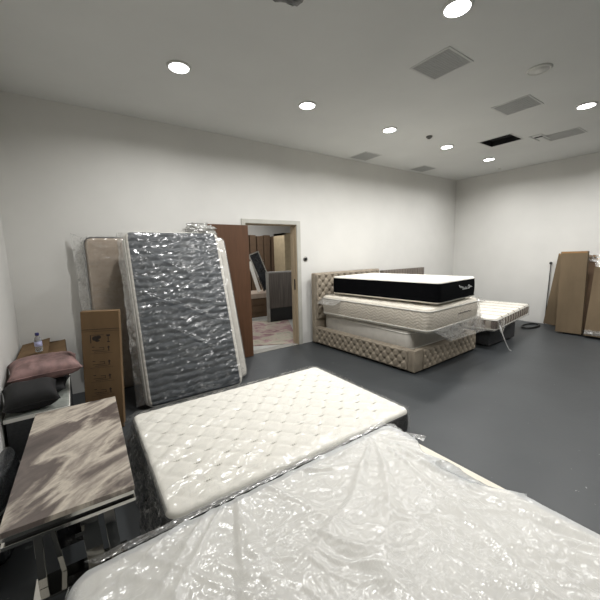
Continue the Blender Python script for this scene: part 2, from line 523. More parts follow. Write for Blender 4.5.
def film_shell(a, b2, T, off, amp, seed, parent, mat, r=0.08, s=0.05, nx=90, ny=70, ang=0.4, skirt=True, z0=0.004, extra=None, post=None, name='plastic_cover', scale=9, stretch=4):
    A_, B_ = a + off, b2 + off
    def disp(p, inner):
        h = crinkle(p.x, p.y, seed, scale, ang, stretch)
        if extra: h += extra(p.x, p.y)
        out = Vector(p)
        out.z += amp * h * (0.4 + 0.6 * inner)
        return out
    bm = bmesh.new()
    g, per = slab_top(bm, A_, B_, T + off, r, s, nx, ny, None, 1, disp)
    if skirt:
        cur = per; n = len(per)
        pts = [v.co.copy() for v in per]
        nr = normals2d(pts)
        K = 8
        zt = T + off - s
        for k in range(1, K + 1):
            t = k / K
            nxt = []
            for i, (p, q) in enumerate(zip(pts, nr)):
                h = crinkle(p.x * 1.0 + p.y * 0.7, t * T + p.y * 0.1, seed + 50, 9, 1.2, 3)
                o2 = amp * h * 1.2 + off * 0.2
                nxt.append(bm.verts.new((p.x + q.x*o2, p.y + q.y*o2, p.z + (z0 - p.z) * t)))
            for i in range(n):
                bm.faces.new((nxt[i], nxt[(i+1) % n], cur[(i+1) % n], cur[i]))
            cur = nxt
    if post:
        for v in bm.verts: post(v)
    return link_film(name, bm, mat, parent)

def mattress(root, a, b2, T, topmat, sidemat, pipemat, quilt=None, r=0.07, s=0.035, nx=60, ny=60, bulge=0.008, ribs=0, pr=0.007, stitch=None):
    bm = bmesh.new()
    slab_top(bm, a, b2, T, r, s, nx, ny, quilt)
    nf = len(bm.faces)
    if stitch: stitch(bm, a, b2, T)
    o = link('top_panel', bm, topmat, root)
    if stitch:
        o.data.materials.append(MTHREAD)
        for p in o.data.polygons[nf:]: p.material_index = 1
    bm = bmesh.new()
    slab_top(bm, a, b2, 0.0, r, s, 6, 6, None, -1)
    link('bottom_panel', bm, topmat, root)
    side_band('side_border', a, b2, s, T - s, r, s, 40, 40, sidemat, root, bulge, ribs)
    piping(a, b2, T - s, r, s, 40, 40, pipemat, root, pr)
    piping(a, b2, s, r, s, 40, 40, pipemat, root, pr)

def loose_sheet(name, P00, P10, P11, P01, nu, nv, amp, seed, mat, parent, scale=14, ragged=0.0, mtx=None):
    """wrinkled sheet of film spanning four corners"""
    P = [Vector(p) for p in (P00, P10, P11, P01)]
    nrm = (P[1] - P[0]).cross(P[3] - P[0]).normalized()
    bm = bmesh.new(); g = []
    L = (P[1] - P[0]).length; Wd = (P[3] - P[0]).length
    for j in range(nv + 1):
        row = []
        for i in range(nu + 1):
            u, v2 = i / nu, j / nv
            if ragged:
                v2 = v2 * (1 - ragged * (0.5 + 0.5 * noise.noise(Vector((u * L * 9, seed, 3)))))
            p = P[0]*(1-u)*(1-v2) + P[1]*u*(1-v2) + P[2]*u*v2 + P[3]*(1-u)*v2
            h = crinkle(u*L, v2*Wd, seed, scale, 1.3, 2.5) + 0.8 * noise.noise(Vector((u*L*7, v2*Wd*7, seed)))
            p = p + nrm * amp * h * min(1, 4 * v2 + 0.1)
            row.append(bm.verts.new(p))
        g.append(row)
    for j in range(nv):
        for i in range(nu):
            bm.faces.new((g[j][i], g[j][i+1], g[j+1][i+1], g[j+1][i]))
    return link_film(name, bm, mat, parent)

def clump(name, c, rx, ry, rz, seed, mat, parent, amp=0.35):
    """bunched-up end of a plastic bag"""
    bm = bmesh.new()
    bmesh.ops.create_icosphere(bm, subdivisions=4, radius=1.0)
    for v in bm.verts:
        p = v.co
        h = 1 + amp * (ridge(p.x*2.2 + seed, p.y*2.2, p.z*2.2, 3) - 0.4 + noise.noise(p*3 + Vector((seed, 0, 0))))
        v.co = Vector((c[0] + p.x*rx*h, c[1] + p.y*ry*h, c[2] + p.z*rz*h))
    return link_film(name, bm, mat, parent)

# ================================================================= structure
struct(box('floor', (XL - .2, YF - .2, -0.1), (XR + .2, YB + 0.02, 0), MFLOOR))
struct(box('wall_left', (XL - .2, YF - .2, 0), (XL, YB + WT, H), MW))
struct(box('wall_right', (XR, YF - .2, 0), (XR + .2, YB + WT, H), MW))
struct(box('wall_front', (XL, YF - .2, 0), (XR, YF, H), MW))
bm = bmesh.new()
add_box(bm, (XL, YB, 0), (DX0 - 0.03, YB + WT, H))
add_box(bm, (DX1 + 0.03, YB, 0), (XR, YB + WT, H))
add_box(bm, (DX0 - 0.03, YB, DZ + 0.03), (DX1 + 0.03, YB + WT, H))
struct(link('wall_back', bm, MW, None, False))

# ceiling with recesses cut for the two open holes
HOLES = [(5.48, 2.33, 5.90, 2.78), (1.08, 1.70, 1.42, 2.02)]
bm = bmesh.new()
xs = sorted({XL - .2, XR + .2} | {h[0] for h in HOLES} | {h[2] for h in HOLES})
ys = sorted({YF - .2, YB + WT} | {h[1] for h in HOLES} | {h[3] for h in HOLES})
for x0, x1 in zip(xs, xs[1:]):
    for y0, y1 in zip(ys, ys[1:]):
        if any(h[0] <= x0 and x1 <= h[2] and h[1] <= y0 and y1 <= h[3] for h in HOLES): continue
        add_box(bm, (x0, y0, H), (x1, y1, H + 0.02))
bmesh.ops.remove_doubles(bm, verts=bm.verts, dist=1e-5)
add_box(bm, (XL - .2, YF - .2, H + 0.3), (XR + .2, YB + WT, H + 0.32))
struct(link('ceiling', bm, MC, None, False))

# door frame (lining and architrave) and open leaf
fr = struct(empty('trim_1', (0, 0, 0)))
for x0, x1 in ((DX0 - 0.03, DX0), (DX1, DX1 + 0.03)):
    box('door_lining', (x0, YB - 0.002, 0), (x1, YB + WT + 0.002, DZ), MLINING, fr, 0.002)
box('door_lining', (DX0 - 0.03, YB - 0.002, DZ), (DX1 + 0.03, YB + WT + 0.002, DZ + 0.03), MLINING, fr, 0.002)
box('door_stop', (DX1 - 0.014, YB + 0.06, 0), (DX1, YB + 0.1, DZ), MLINING, fr, 0.001)
box('architrave', (DX0 - 0.075, YB - 0.02, 0), (DX0 - 0.012, YB, DZ + 0.012), MWOODTRIM, fr, 0.004)
box('architrave', (DX1 + 0.012, YB - 0.02, 0), (DX1 + 0.085, YB, DZ + 0.012), MWOODTRIM, fr, 0.004)
box('architrave', (DX0 - 0.075, YB - 0.02, DZ + 0.012), (DX1 + 0.085, YB, DZ + 0.075), MWOODTRIM, fr, 0.004)
box('strike_plate', (DX1 - 0.0165, YB + 0.045, 0.96), (DX1 - 0.0005, YB + 0.058, 1.14), MBLACK, fr)
box('threshold', (DX0, YB - 0.01, 0), (DX1, YB + WT, 0.008), simple('worn_threshold', (128, 126, 120), 0.6), fr, 0.002)
dr = struct(empty('door_1', (DX0 - 0.005, YB - 0.032, 0.005), (0, 0, math.radians(180 + 2.5))))
box('door_leaf', (0.0, 0.0, 0), (0.86, 0.044, 2.0), MDOOR, dr, 0.002)
for z in (0.2, 1.0, 1.78):
    tube('hinge', [(0, -0.006, z), (0, -0.006, z + 0.1)], 0.007, MBRASS, dr)
bm = bmesh.new()
add_tube(bm, [(0.80, 0.044, 1.0), (0.80, 0.085, 1.0), (0.70, 0.09, 1.0)], 0.009)
add_box(bm, (0.775, 0.044, 0.93), (0.825, 0.052, 1.07), 0.003)
link('door_handle', bm, MBRASS, dr)

# ================================================================= room beyond the door
hx0, hx1, hy1, hz = 1.6, 7.2, 9.6, 3.1
struct(box('floor', (hx0, YB + 0.02, -0.1), (hx1, hy1, 0.0), MHALLFLOOR))
struct(box('wall_left', (hx0 - .1, YB + WT, 0), (hx0, hy1, hz), MW))
struct(box('wall_right', (hx1, YB + WT, 0), (hx1 + .1, hy1, hz), MW))
struct(box('wall_back', (hx0 - .1, hy1, 0), (hx1 + .1, hy1 + .1, hz), MW))
struct(box('ceiling', (hx0 - .1, YB + WT, hz), (hx1 + .1, hy1 + .1, hz + .1), MC))

def downlight(name, x, y, z, label, group, on=True, r=0.085, power=LAMP_W):
    t = empty(name, (x, y, z), (0, 0, 0), label, 'ceiling light', group)
    lathe('trim_ring', [(r + 0.018, 0.0), (r + 0.018, -0.006), (r + 0.008, -0.012), (r, -0.013), (r, -0.001)], MPLAST, t, 40)
    if on:
        lathe('diffuser', [(r - 0.001, -0.002), (r - 0.002, -0.012), (r * 0.6, -0.018), (0.002, -0.020)], emit('lamp_glow', LAMP_COL, LAMP_GLOW), t, 40)
        ld = bpy.data.lights.new('lamp_light', 'AREA')
        ld.shape = 'DISK'; ld.size = r * 1.7
        ld.energy = power; ld.color = LAMP_COL
        ld.spread = math.radians(160)
        lo = bpy.data.objects.new('lamp_light', ld)
        C.objects.link(lo); lo.parent = t; lo.location = (0, 0, -0.025)
    else:
        lathe('diffuser', [(r - 0.001, -0.002), (r - 0.002, -0.011), (0.002, -0.013)], MPLAST, t, 40)
    return t

G = 'round recessed ceiling downlights'
names = ['lit round downlight above the leaning mattresses, leftmost of the back-wall row',
         'lit round downlight above the open door, second from left in the back-wall row',
         'lit round downlight third along the row nearest the back wall, before the small ceiling sensor',
         'lit round downlight fourth along the back-wall row, just beyond the small ceiling sensor',
         'lit round downlight beside the black ceiling opening, farthest of the row nearest the back wall']
for i in range(5):
    downlight('downlight', 0.971 + 1.416 * i, 3.162, H, names[i], G)
downlight('downlight', 2.374, 1.40, H, 'largest lit round downlight at the top edge of the view, above the wrapped mattresses', G)
downlight('downlight', 3.80, 1.40, H, 'unlit pale round downlight between two lit ones in the row nearest the camera', G, on=False)
downlight('downlight', 5.22, 1.40, H, 'lit round downlight at the right edge, past the closed grey ceiling panels', G)
for x, y, l in ((6.64, 1.40, 'added fill downlight nearest the right wall, outside the view'),
                (2.38, -0.36, 'added fill downlight on the ceiling behind the camera, left of two'),
                (5.22, -0.36, 'added fill downlight on the ceiling behind the camera, right of two')):
    downlight('downlight', x, y, H, l, G)  # unseen lamps added to raise the brightness, continuing the visible spacing
for x, y, l in ((4.0, 5.6, 'ceiling light just inside the room beyond the door'), (4.6, 8.2, 'ceiling light at the back of the room beyond the door'),(2.6, 7.2, 'ceiling light near the left of the room beyond the door')):
    downlight('downlight', x, y, hz, l, 'ceiling lights beyond the doorway', power=HALL_W)

# ---- ceiling grilles
def grille(x0, y0, x1, y1, label, slats=True):
    cx, cy_ = (x0 + x1) / 2, (y0 + y1) / 2
    t = empty('ceiling_grille', (cx, cy_, H), (0, 0, 0), label, 'ceiling vent', 'square grey ceiling vents')
    a, b2 = (x1 - x0) / 2, (y1 - y0) / 2
    bm = bmesh.new()
    f_ = 0.018
    add_box(bm, (-a, -b2, -0.006), (a, -b2 + f_, 0)); add_box(bm, (-a, b2 - f_, -0.006), (a, b2, 0))
    add_box(bm, (-a, -b2 + f_, -0.006), (-a + f_, b2 - f_, 0)); add_box(bm, (a - f_, -b2 + f_, -0.006), (a, b2 - f_, 0))
    link('frame', bm, MGFRAME, t, False)
    box('panel', (-a + f_, -b2 + f_, -0.003), (a - f_, b2 - f_, -0.0005), MGRILLE, t)
    bm = bmesh.new()
    n = 16
    for k in range(n):
        y = -b2 + f_ + (k + 0.5) * (2 * b2 - 2 * f_) / n
        add_box(bm, (-a + f_, y - 0.0035, -0.0055), (a - f_, y + 0.0035, -0.003))
    link('louvres', bm, MGRILLE, t, False)
    return t
grille(2.74, 1.67, 3.13, 2.06, 'square grey ceiling vent nearest the camera, below the brightest downlight')
grille(4.30, 1.66, 4.71, 2.06, 'square grey ceiling vent between the unlit downlight and the black opening')
grille(6.05, 1.68, 6.42, 2.14, 'pale grey ceiling vent to the right of the black opening')
grille(4.25, 4.03, 4.66, 4.43, 'faint grey ceiling vent by the back wall, nearer the door')
grille(5.95, 4.06, 6.38, 4.42, 'faint grey ceiling vent by the back wall, nearer the far corner')

t = empty('ceiling_opening', (5.69, 2.555, H), (0, 0, 0), 'black square opening in the ceiling with its cover missing', 'ceiling vent')
bm = bmesh.new()
add_box(bm, (-0.205, -0.22, 0.08), (0.205, 0.22, 0.09))
for s_ in (-1, 1):
    add_box(bm, (s_*0.206 - 0.003, -0.22, 0.0), (s_*0.206 + 0.003, 0.22, 0.09))
    add_box(bm, (-0.205, s_*0.221 - 0.003, 0.0), (0.205, s_*0.221 + 0.003, 0.09))
link('duct_box', bm, MDARKHOLE, t, False)
bm = bmesh.new()
for s_ in (-1, 1):
    add_box(bm, (s_*0.222 - 0.012, -0.24, -0.005), (s_*0.222 + 0.012, 0.24, 0.0))
    add_box(bm, (-0.21, s_*0.232 - 0.01, -0.005), (0.21, s_*0.232 + 0.01, 0.0))
link('frame', bm, MGFRAME, t, False)

t = empty('ceiling_access_frame', (5.98, 2.24, H), (0, 0, 0), 'narrow white frame with a small dark slot between two ceiling vents', 'ceiling fitting')
bm = bmesh.new()
add_box(bm, (-0.10, -0.02, -0.008), (0.26, 0.0, 0)); add_box(bm, (-0.10, -0.16, -0.008), (0.26, -0.14, 0)); add_box(bm, (-0.10, -0.14, -0.008), (-0.08, -0.02, 0))
link('frame', bm, MGFRAME, t, False)
box('slot', (0.02, -0.13, -0.004), (0.07, -0.03, -0.0005), MDARKHOLE, t)

t = empty('broken_ceiling_hole', (1.25, 1.86, H), (0, 0, 0), 'stained torn hole in the ceiling at the top edge of the view', 'ceiling hole')
bm = bmesh.new()
vs = []
for k in range(28):
    a_ = 2*PI*k/28
    rr = 1 + 0.08*math.sin(5*a_) + 0.07*math.cos(9*a_+1)
    m_ = max(abs(math.cos(a_)), abs(math.sin(a_)))
    vs.append((0.185*math.cos(a_)/m_*rr, 0.175*math.sin(a_)/m_*rr))
lo_ = [bm.verts.new((x, y, -0.002)) for x, y in vs]; li = [bm.verts.new((x*0.80, y*0.78, -0.004)) for x, y in vs]; lt = [bm.verts.new((x*0.84, y*0.82, 0.05)) for x, y in vs]
for k in range(28):
    j = (k+1) % 28
    bm.faces.new((lo_[k], lo_[j], li[j], li[k])); bm.faces.new((li[k], li[j], lt[j], lt[k]))
link('ragged_edge', bm, simple('water_stain', (120, 120, 120), 0.9, var=0.35, nscale=18), t)
box('dark_cavity', (-0.18, -0.17, 0.055), (0.18, 0.17, 0.07), MDARKHOLE, t)

t = empty('ceiling_sensor', (4.53, 3.03, H), (0, 0, 0), 'small grey round sensor on the ceiling between two downlights', 'sensor')
lathe('housing', [(0.045, 0), (0.045, -0.012), (0.038, -0.02), (0.03, -0.022)], MGREYPL, t, 24)
lathe('lens', [(0.028, -0.022), (0.022, -0.034), (0.006, -0.04)], MGREYPL, t, 24)
t = empty('sprinkler_rose', (7.62, 3.41, H), (0, 0, 0), 'tiny white disc on the ceiling near the right wall', 'sensor')
lathe('disc', [(0.035, 0), (0.035, -0.006), (0.012, -0.01), (0.010, -0.028), (0.02, -0.03)], MPLAST, t, 20)

t = empty('light_switch', (3.31, YB, 1.475), (PI/2, 0, 0), 'small dark round switch on the white wall right of the doorway', 'switch')
lathe('plate', [(0.043, 0.0), (0.043, 0.006), (0.036, 0.011)], MBRASS, t, 28)
lathe('knob', [(0.028, 0.011), (0.027, 0.022), (0.02, 0.026)], MBLACK, t, 24)

# ================================================================= foreground mattresses
# double mattress with diamond quilting, black border
MTHREAD = simple('taupe_thread', (150, 143, 132), 0.8)
P_ = 0.205
def stitches(bm, a, b2, T):
    for i in range(-12, 13):
        for j in range(-12, 13):
            if (i + j) % 2: continue
            x, y = i * P_ / 2, j * P_ / 2
            if abs(x) > a - 0.08 or abs(y) > b2 - 0.08: continue
            for k in range(4):
                xx = x - 0.026 + 0.0155 * k
                add_tube(bm, [(xx, y - 0.004, T - 0.006), (xx + 0.004, y + 0.005, T - 0.004), (xx + 0.008, y - 0.003, T - 0.006)], 0.0026, 4)
root = empty('quilted_mattress', (1.275, 2.29, 0.0), (0, 0, math.radians(-1.0)), 'white diamond-quilted mattress with black sides, on the floor behind the milky wrapped one', 'mattress')
A2, B2, T2 = 0.985, 0.675, 0.245
qd = diamond(0.205, 0.010)
mattress(root, A2, B2, T2, MWHITEFAB, MBLKFOAM, MDPIPE, lambda x, y: qd(x, y), nx=150, ny=110, r=0.07, s=0.035, pr=0.005, stitch=stitches)
def ex2(x, y):
    # diagonal folds at the near-left half, smooth towards the right
    k = max(0.0, min(1.0, (0.35 - x) / 0.9))
    th = math.atan2(y + 0.8, x + 1.5)
    return k * (1.1 * ridge(th * 5, math.hypot(x, y) * 0.6, 3.3, 5))
def post2(v):
    # slack of the bag on the right half lies flat on the quilting
    pass
film_shell(A2, B2, T2, 0.012, 0.024, 2.0, root, FILM_SOFT, nx=150, ny=110, ang=0.5, extra=ex2, s=0.04)
loose_sheet('bag_end', (-0.975, 0.62, 0.25), (-0.975, -0.62, 0.25), (-1.09, -0.60, 0.012), (-1.09, 0.66, 0.012), 60, 22, 0.035, 4.2, FILM_EDGE, root)
loose_sheet('bag_end', (1.0, 0.60, 0.25), (1.0, 0.10, 0.26), (1.07, 0.05, 0.13), (1.09, 0.58, 0.12), 30, 12, 0.03, 8.2, FILM_EDGE, root)
loose_sheet('bag_edge', (-1.0, 0.66, 0.252), (0.9, 0.67, 0.262), (0.98, 0.73, 0.18), (-1.05, 0.75, 0.14), 60, 10, 0.02, 5.2, FILM_EDGE, root)

# king mattress in milky plastic, closest to the camera
root = empty('wrapped_king_mattress', (0.865, 0.765, 0.0), (0, 0, 0), 'largest mattress at the bottom edge, wrapped in milky crinkled plastic', 'mattress')
A1, B1, T1 = 1.0, 0.76, 0.262
mattress(root, A1, B1, T1, MCREAMFAB, MCREAMFAB, MWPIPE, None, nx=30, ny=30, r=0.09, s=0.04)
def exk(x, y):
    X, Y = x + 0.865, y + 0.765
    h = 0.0
    for cx, cy_, k, sd in ((0.66, 1.66, 7.0, 1.0), (1.66, 1.50, 6.0, 4.0)):
        dx, dy = X - cx, Y - cy_
        d = math.hypot(dx, dy)
        th = math.atan2(dy, dx)
        h += 2.2 * ridge(th * k / 2.2 + 0.15*noise.noise(Vector((X*3, Y*3, sd))), d * 0.7, sd, 5.0) * math.exp(-d * 1.0) * min(1, d * 3)
    h += 0.35 * noise.noise(Vector((X*2.5, Y*2.5, 7)))
    return h
def postk(v):
    if v.co.x > 0.90:
        y = v.co.y + 0.765
        if 0.60 < y < 1.30:
            e = math.sin(PI * (y - 0.60) / 0.70)
            lim = 1.01 - 0.19 * e
            if v.co.x > lim:
                v.co.x = lim
                v.co.z = max(v.co.z, T1 + 0.012 - 0.0 * e)
film_shell(A1, B1, T1, 0.012, 0.014, 11.0, root, FILM_MILK, nx=200, ny=150, ang=-0.9, extra=exk, post=postk, s=0.045, r=0.1, scale=11)
loose_sheet('bag_end', (-1.0, 0.74, 0.25), (-1.0, -0.6, 0.26), (-1.13, -0.6, 0.02), (-1.10, 0.62, 0.02), 60, 18, 0.04, 14.2, FILM_EDGE, root)
loose_sheet('bag_corner', (0.99, 0.78, 0.262), (1.01, 0.46, 0.27), (1.10, 0.50, 0.24), (1.06, 0.74, 0.235), 24, 10, 0.03, 18.2, FILM_EDGE, root)
loose_sheet('bag_seam', (-0.9, 0.765, 0.268), (0.98, 0.765, 0.272), (1.0, 0.815, 0.262), (-0.95, 0.825, 0.255), 70, 5, 0.012, 21.0, FILM_EDGE, root)

# ================================================================= marble coffee table
root = empty('coffee_table', (-0.080, 2.28, 0.0), (0, 0, math.radians(-2.0)), 'low table with a beige brown marble slab top and mirror steel legs', 'table')
ta, tb, tz = 0.25, 0.615, 0.48
def skew(o):
    return o
box('marble_top', (-ta, -tb, tz - 0.026), (ta, tb, tz), MMARBLE, root, 0.002)
box('steel_rail', (-ta + 0.004, -tb + 0.003, tz - 0.046), (ta - 0.004, tb - 0.003, tz - 0.0265), MCHROME, root, 0.001)
box('lower_panel', (-ta + 0.014, -tb + 0.014, tz - 0.064), (ta - 0.014, tb - 0.014, tz - 0.0465), MBLACK, root, 0.001)
box('steel_rail', (-ta, -tb, tz - 0.082), (ta, tb, tz - 0.0645), MCHROME, root, 0.001)
def bar(bm, p, q, wdt, th, axis='y'):
    p, q = Vector(p), Vector(q)
    d = (q - p); L = d.length; d.normalize()
    side = Vector((1, 0, 0)); n_ = d.cross(side).normalized(); side = n_.cross(d).normalized()
    m_ = Matrix((side, n_, d)).transposed().to_4x4(); m_.translation = p
    add_box(bm, (-wdt/2, -th/2, 0), (wdt/2, th/2, L), 0.0015, 1, m_)
zt = tz - 0.083
for s_ in (-1, 1):
    y = s_ * (tb - 0.17)
    for (xb_, xt_, w1, yy) in ((-0.165, -0.155, 0.034, 0.0), (-0.085, -0.125, 0.022, 0.05), (0.055, 0.035, 0.075, 0.03), (0.145, 0.125, 0.05, 0.0)):
        bm = bmesh.new()
        bar(bm, (xb_, y - s_ * yy, 0.014), (xt_, y - s_ * yy, zt), w1, 0.016)
        link('leg', bm, MCHROME, root, False)
    box('dark_panel', (-0.10, y - s_*0.10 - 0.004, 0.10), (0.02, y - s_*0.10 + 0.004, zt), MMIRROR, root)
    box('foot_bar', (-0.20, y - 0.07, 0), (0.20, y + 0.07, 0.013), MCHROME, root, 0.001)
box('stretcher', (-0.02, -tb + 0.17, 0.2), (0.02, tb - 0.17, 0.22), MCHROME, root, 0.001)

# ================================================================= left corner items
# plastic-wrapped long low base along the left wall
root = empty('wrapped_ottoman_base', (-0.31, 3.72, 0), (0, 0, 0), 'long low base wrapped in grey plastic along the left wall, carrying cushions', 'bed base')
bm = bmesh.new(); slab_top(bm, 0.195, 0.68, 0.445, 0.02, 0.012, 20, 60, lambda x, y: 0.006*crinkle(x, y, 3, 12, .8, 3)); link('top_wrap', bm, MSURF, root)
bm = bmesh.new(); add_box(bm, (-0.19, -0.675, 0.06), (0.19, 0.675, 0.432), 0.012); link('body', bm, MCHARC, root, False)
bm = bmesh.new(); add_box(bm, (-0.199, -0.684, 0.405), (0.199, 0.684, 0.434), 0.004); link('white_edge', bm, MWHITE, root, False)
for sx in (-1, 1):
    for sy_ in (-1, 1):
        lathe('foot', [(0.018, 0), (0.022, 0.06)], MBLACK, root, 16, (sx*0.16, sy_*0.62, 0))

# open carton in the corner
root = empty('open_carton', (-0.305, 4.11, 0.458), (0, 0, math.radians(1)), 'brown open carton in the left corner behind the pink cushion', 'box')
bm = bmesh.new()
w2, d2, h2, th = 0.185, 0.36, 0.215, 0.006
add_box(bm, (-w2, -d2, 0), (w2, d2, th))
for s_ in (-1, 1):
    add_box(bm, (s_*w2 - th/2, -d2, 0), (s_*w2 + th/2, d2, h2)); add_box(bm, (-w2, s_*d2 - th/2, 0), (w2, s_*d2 + th/2, h2))
link('carton_body', bm, MCARD3, root, False)
def flap(name, hinge, length, width, ang, axis, mat):
    bm = bmesh.new()
    add_box(bm, (0, -length/2, -0.002), (width, length/2, 0.003))
    o = link(name, bm, mat, root, False)
    o.location = hinge; o.rotation_euler = (0, ang, axis)
    return o
flap('carton_flap', (-w2, 0, h2 + 0.004), 2*d2, 0.24, math.radians(-9), 0, MCARD)
flap('carton_flap', (w2, 0.02, h2 + 0.006), 2*d2 - 0.06, 0.19, math.radians(10), PI, MCARD)
flap('carton_flap', (0, -d2, h2), 0.34, 0.13, math.radians(38), -PI/2, MCARD)

# water bottle on the carton
root = empty('water_bottle', (-0.315, 3.84, 0.722), (0, 0, 0), 'small clear water bottle with navy cap on the open carton', 'bottle')
m, nt, b = new_mat('clear_bottle'); b.inputs['Base Color'].default_value = (0.75, 0.8, 0.85, 1); b.inputs['Roughness'].default_value = 0.1; b.inputs['Transmission Weight'].default_value = 0.75; b.inputs['IOR'].default_value = 1.2
v = coord(nt); bump(nt, b, add_noise(nt, v, 60), 0.2, 0.003)
lathe('bottle_body', [(0.022, 0), (0.029, 0.006), (0.029, 0.05), (0.027, 0.06), (0.029, 0.07), (0.029, 0.11), (0.022, 0.135), (0.012, 0.15), (0.012, 0.158)], m, root, 24)
lathe('label_band', [(0.0295, 0.055), (0.0300, 0.056), (0.0300, 0.098), (0.0295, 0.099)], simple('bottle_label', (170, 172, 205), 0.5, var=0.25, nscale=40), root, 24)
lathe('cap', [(0.015, 0.155), (0.0155, 0.158), (0.0155, 0.178), (0.012, 0.181)], MBLUE, root, 20)

def cushion(name, loc, rot, a, b2, h, mat, label, seed, bend=0.0, pile=0.0):
    root = empty(name, loc, rot, label, 'cushion')
    bm = bmesh.new()
    n = 44
    def pt(u, v2, s_):
        x, y = u * a, v2 * b2
        # pulled-in sides, pointed corners
        x *= 1 - 0.09 * (1 - v2 * v2) * abs(u); y *= 1 - 0.09 * (1 - u * u) * abs(v2)
        t = max(0, (1 - u**4)) * max(0, (1 - v2**4))
        z = s_ * h / 2 * (t ** 0.55)
        z += s_ * pile * crinkle(x, y, seed, 14, .5, 2) * min(1, t * 2) + 0.012 * noise.noise(Vector((x*6, y*6, seed + s_))) * min(1, t * 2)
        z += bend * (u * u)
        return Vector((x, y, z + h / 2))
    gs = []
    for s_ in (1, -1):
        g = [[bm.verts.new(pt(-1 + 2*i/n, -1 + 2*j/n, s_)) for i in range(n + 1)] for j in range(n + 1)]
        for j in range(n):
            for i in range(n):
                bm.faces.new((g[j][i], g[j][i+1], g[j+1][i+1], g[j+1][i]))
    bmesh.ops.remove_doubles(bm, verts=bm.verts, dist=0.0005)
    link('cushion_cover', bm, mat, root)
    per = [pt(-1 + 2*i/n, -1, 0) for i in range(n)] + [pt(1, -1 + 2*i/n, 0) for i in range(n)] + [pt(1 - 2*i/n, 1, 0) for i in range(n)] + [pt(-1, 1 - 2*i/n, 0) for i in range(n)]
    tube('seam', per, 0.004, mat, root, 6, True)
    return root
cushion('scatter_cushion', (-0.305, 3.45, 0.462), (0, 0, math.radians(-6)), 0.19, 0.17, 0.09, MDKCUSH, 'flat black cushion pressed beneath the pink cushion', 3)
cushion('scatter_cushion', (-0.262, 3.475, 0.582), (math.radians(4), 0, math.radians(7)), 0.245, 0.195, 0.17, MPINK, 'dusty pink velvet cushion lying behind the dark grey cushion', 6, 0.0, 0.012)
cushion('scatter_cushion', (-0.343, 3.15, 0.470), (math.radians(16), 0, math.radians(6)), 0.165, 0.135, 0.185, MDKCUSH, 'plump dark grey cushion at the front of the low wrapped base', 9)

# unclear chair-like object beside the table, built as a black plastic bundle
root = empty('chairlike_bundle', (-0.435, 2.42, 0), (0, 0, math.radians(-3)), 'chair-like dark object, built as a grey black plastic bundle between left wall and marble table', 'bundle')
bm = bmesh.new()
pts = []
N_ = 40
for j in range(25):
    z = 0.42 * j / 24
    for i in range(N_):
        a_ = 2*PI*i/N_
        rr = 1 + 0.16*crinkle(a_*0.35, z, 5, 9, 1.4, 3) + 0.08*math.sin(3*a_ + z*3)
        sh = 1 - 0.25 * (z/0.42)**4
        pts.append(bm.verts.new((0.052*math.cos(a_)*rr*sh, 0.26*math.sin(a_)*rr*sh, z)))
for j in range(24):
    for i in range(N_):
        bm.faces.new((pts[j*N_+i], pts[j*N_+(i+1) % N_], pts[(j+1)*N_+(i+1) % N_], pts[(j+1)*N_+i]))
bm.faces.new(pts[-N_:]); bm.faces.new(pts[:N_][::-1])
link('wrapping', bm, simple('black_polythene', (40, 42, 44), 0.25, var=0.3, nscale=9, bs=0.5, bscale=30, bd=0.01), root)
tube('tie_band', [(0.062*math.cos(2*PI*k/30), 0.28*math.sin(2*PI*k/30), 0.27) for k in range(30)], 0.006, MPIPE, root, 6, True)

# ================================================================= tall printed carton
def carton(name, w_, d_, h_, mat, loc, rot, label, group=None, tape=True, seams=None):
    """closed tall carton; local origin at the bottom back edge centre, front faces -y"""
    root = empty(name, loc, rot, label, 'box', group)
    bm = bmesh.new(); add_box(bm, (-w_/2, -d_, 0), (w_/2, 0, h_), 0.004, 1); link('carton_body', bm, mat, root, False)
    if tape:
        box('tape', (-w_/2 - 0.0008, -d_*0.5 - 0.022, h_*0.86), (-w_/2, -d_*0.5 + 0.022, h_ + 0.0008), MTAPE, root)
        box('tape', (-w_/2, -d_*0.5 - 0.022, h_), (w_/2, -d_*0.5 + 0.022, h_ + 0.0008), MTAPE, root)
    return root
root = carton('tall_carton', 0.30, 0.11, 1.10, MCARD, (0.145, 3.44, 0.006), (math.radians(-3), math.radians(2.4), math.radians(-13)), 'tall narrow cardboard carton with printed symbols standing beside the leaning mattresses', tape=False)
d_ = 0.11; w_ = 0.30
box('fold_line', (-w_/2 + .001, -d_ - 0.0012, 0.935), (w_/2 - .001, -d_ + 0.001, 0.939), MPRINT, root)
box('fold_line', (-w_/2 + .001, -d_ - 0.0012, 0.918), (w_/2 - .001, -d_ + 0.001, 0.920), MPRINT, root)
yb = -d_ - 0.0006
bm = bmesh.new()
def pb(x0, z0, x1, z1): add_box(bm, (x0, yb - 0.0006, z0), (x1, yb + 0.0004, z1))
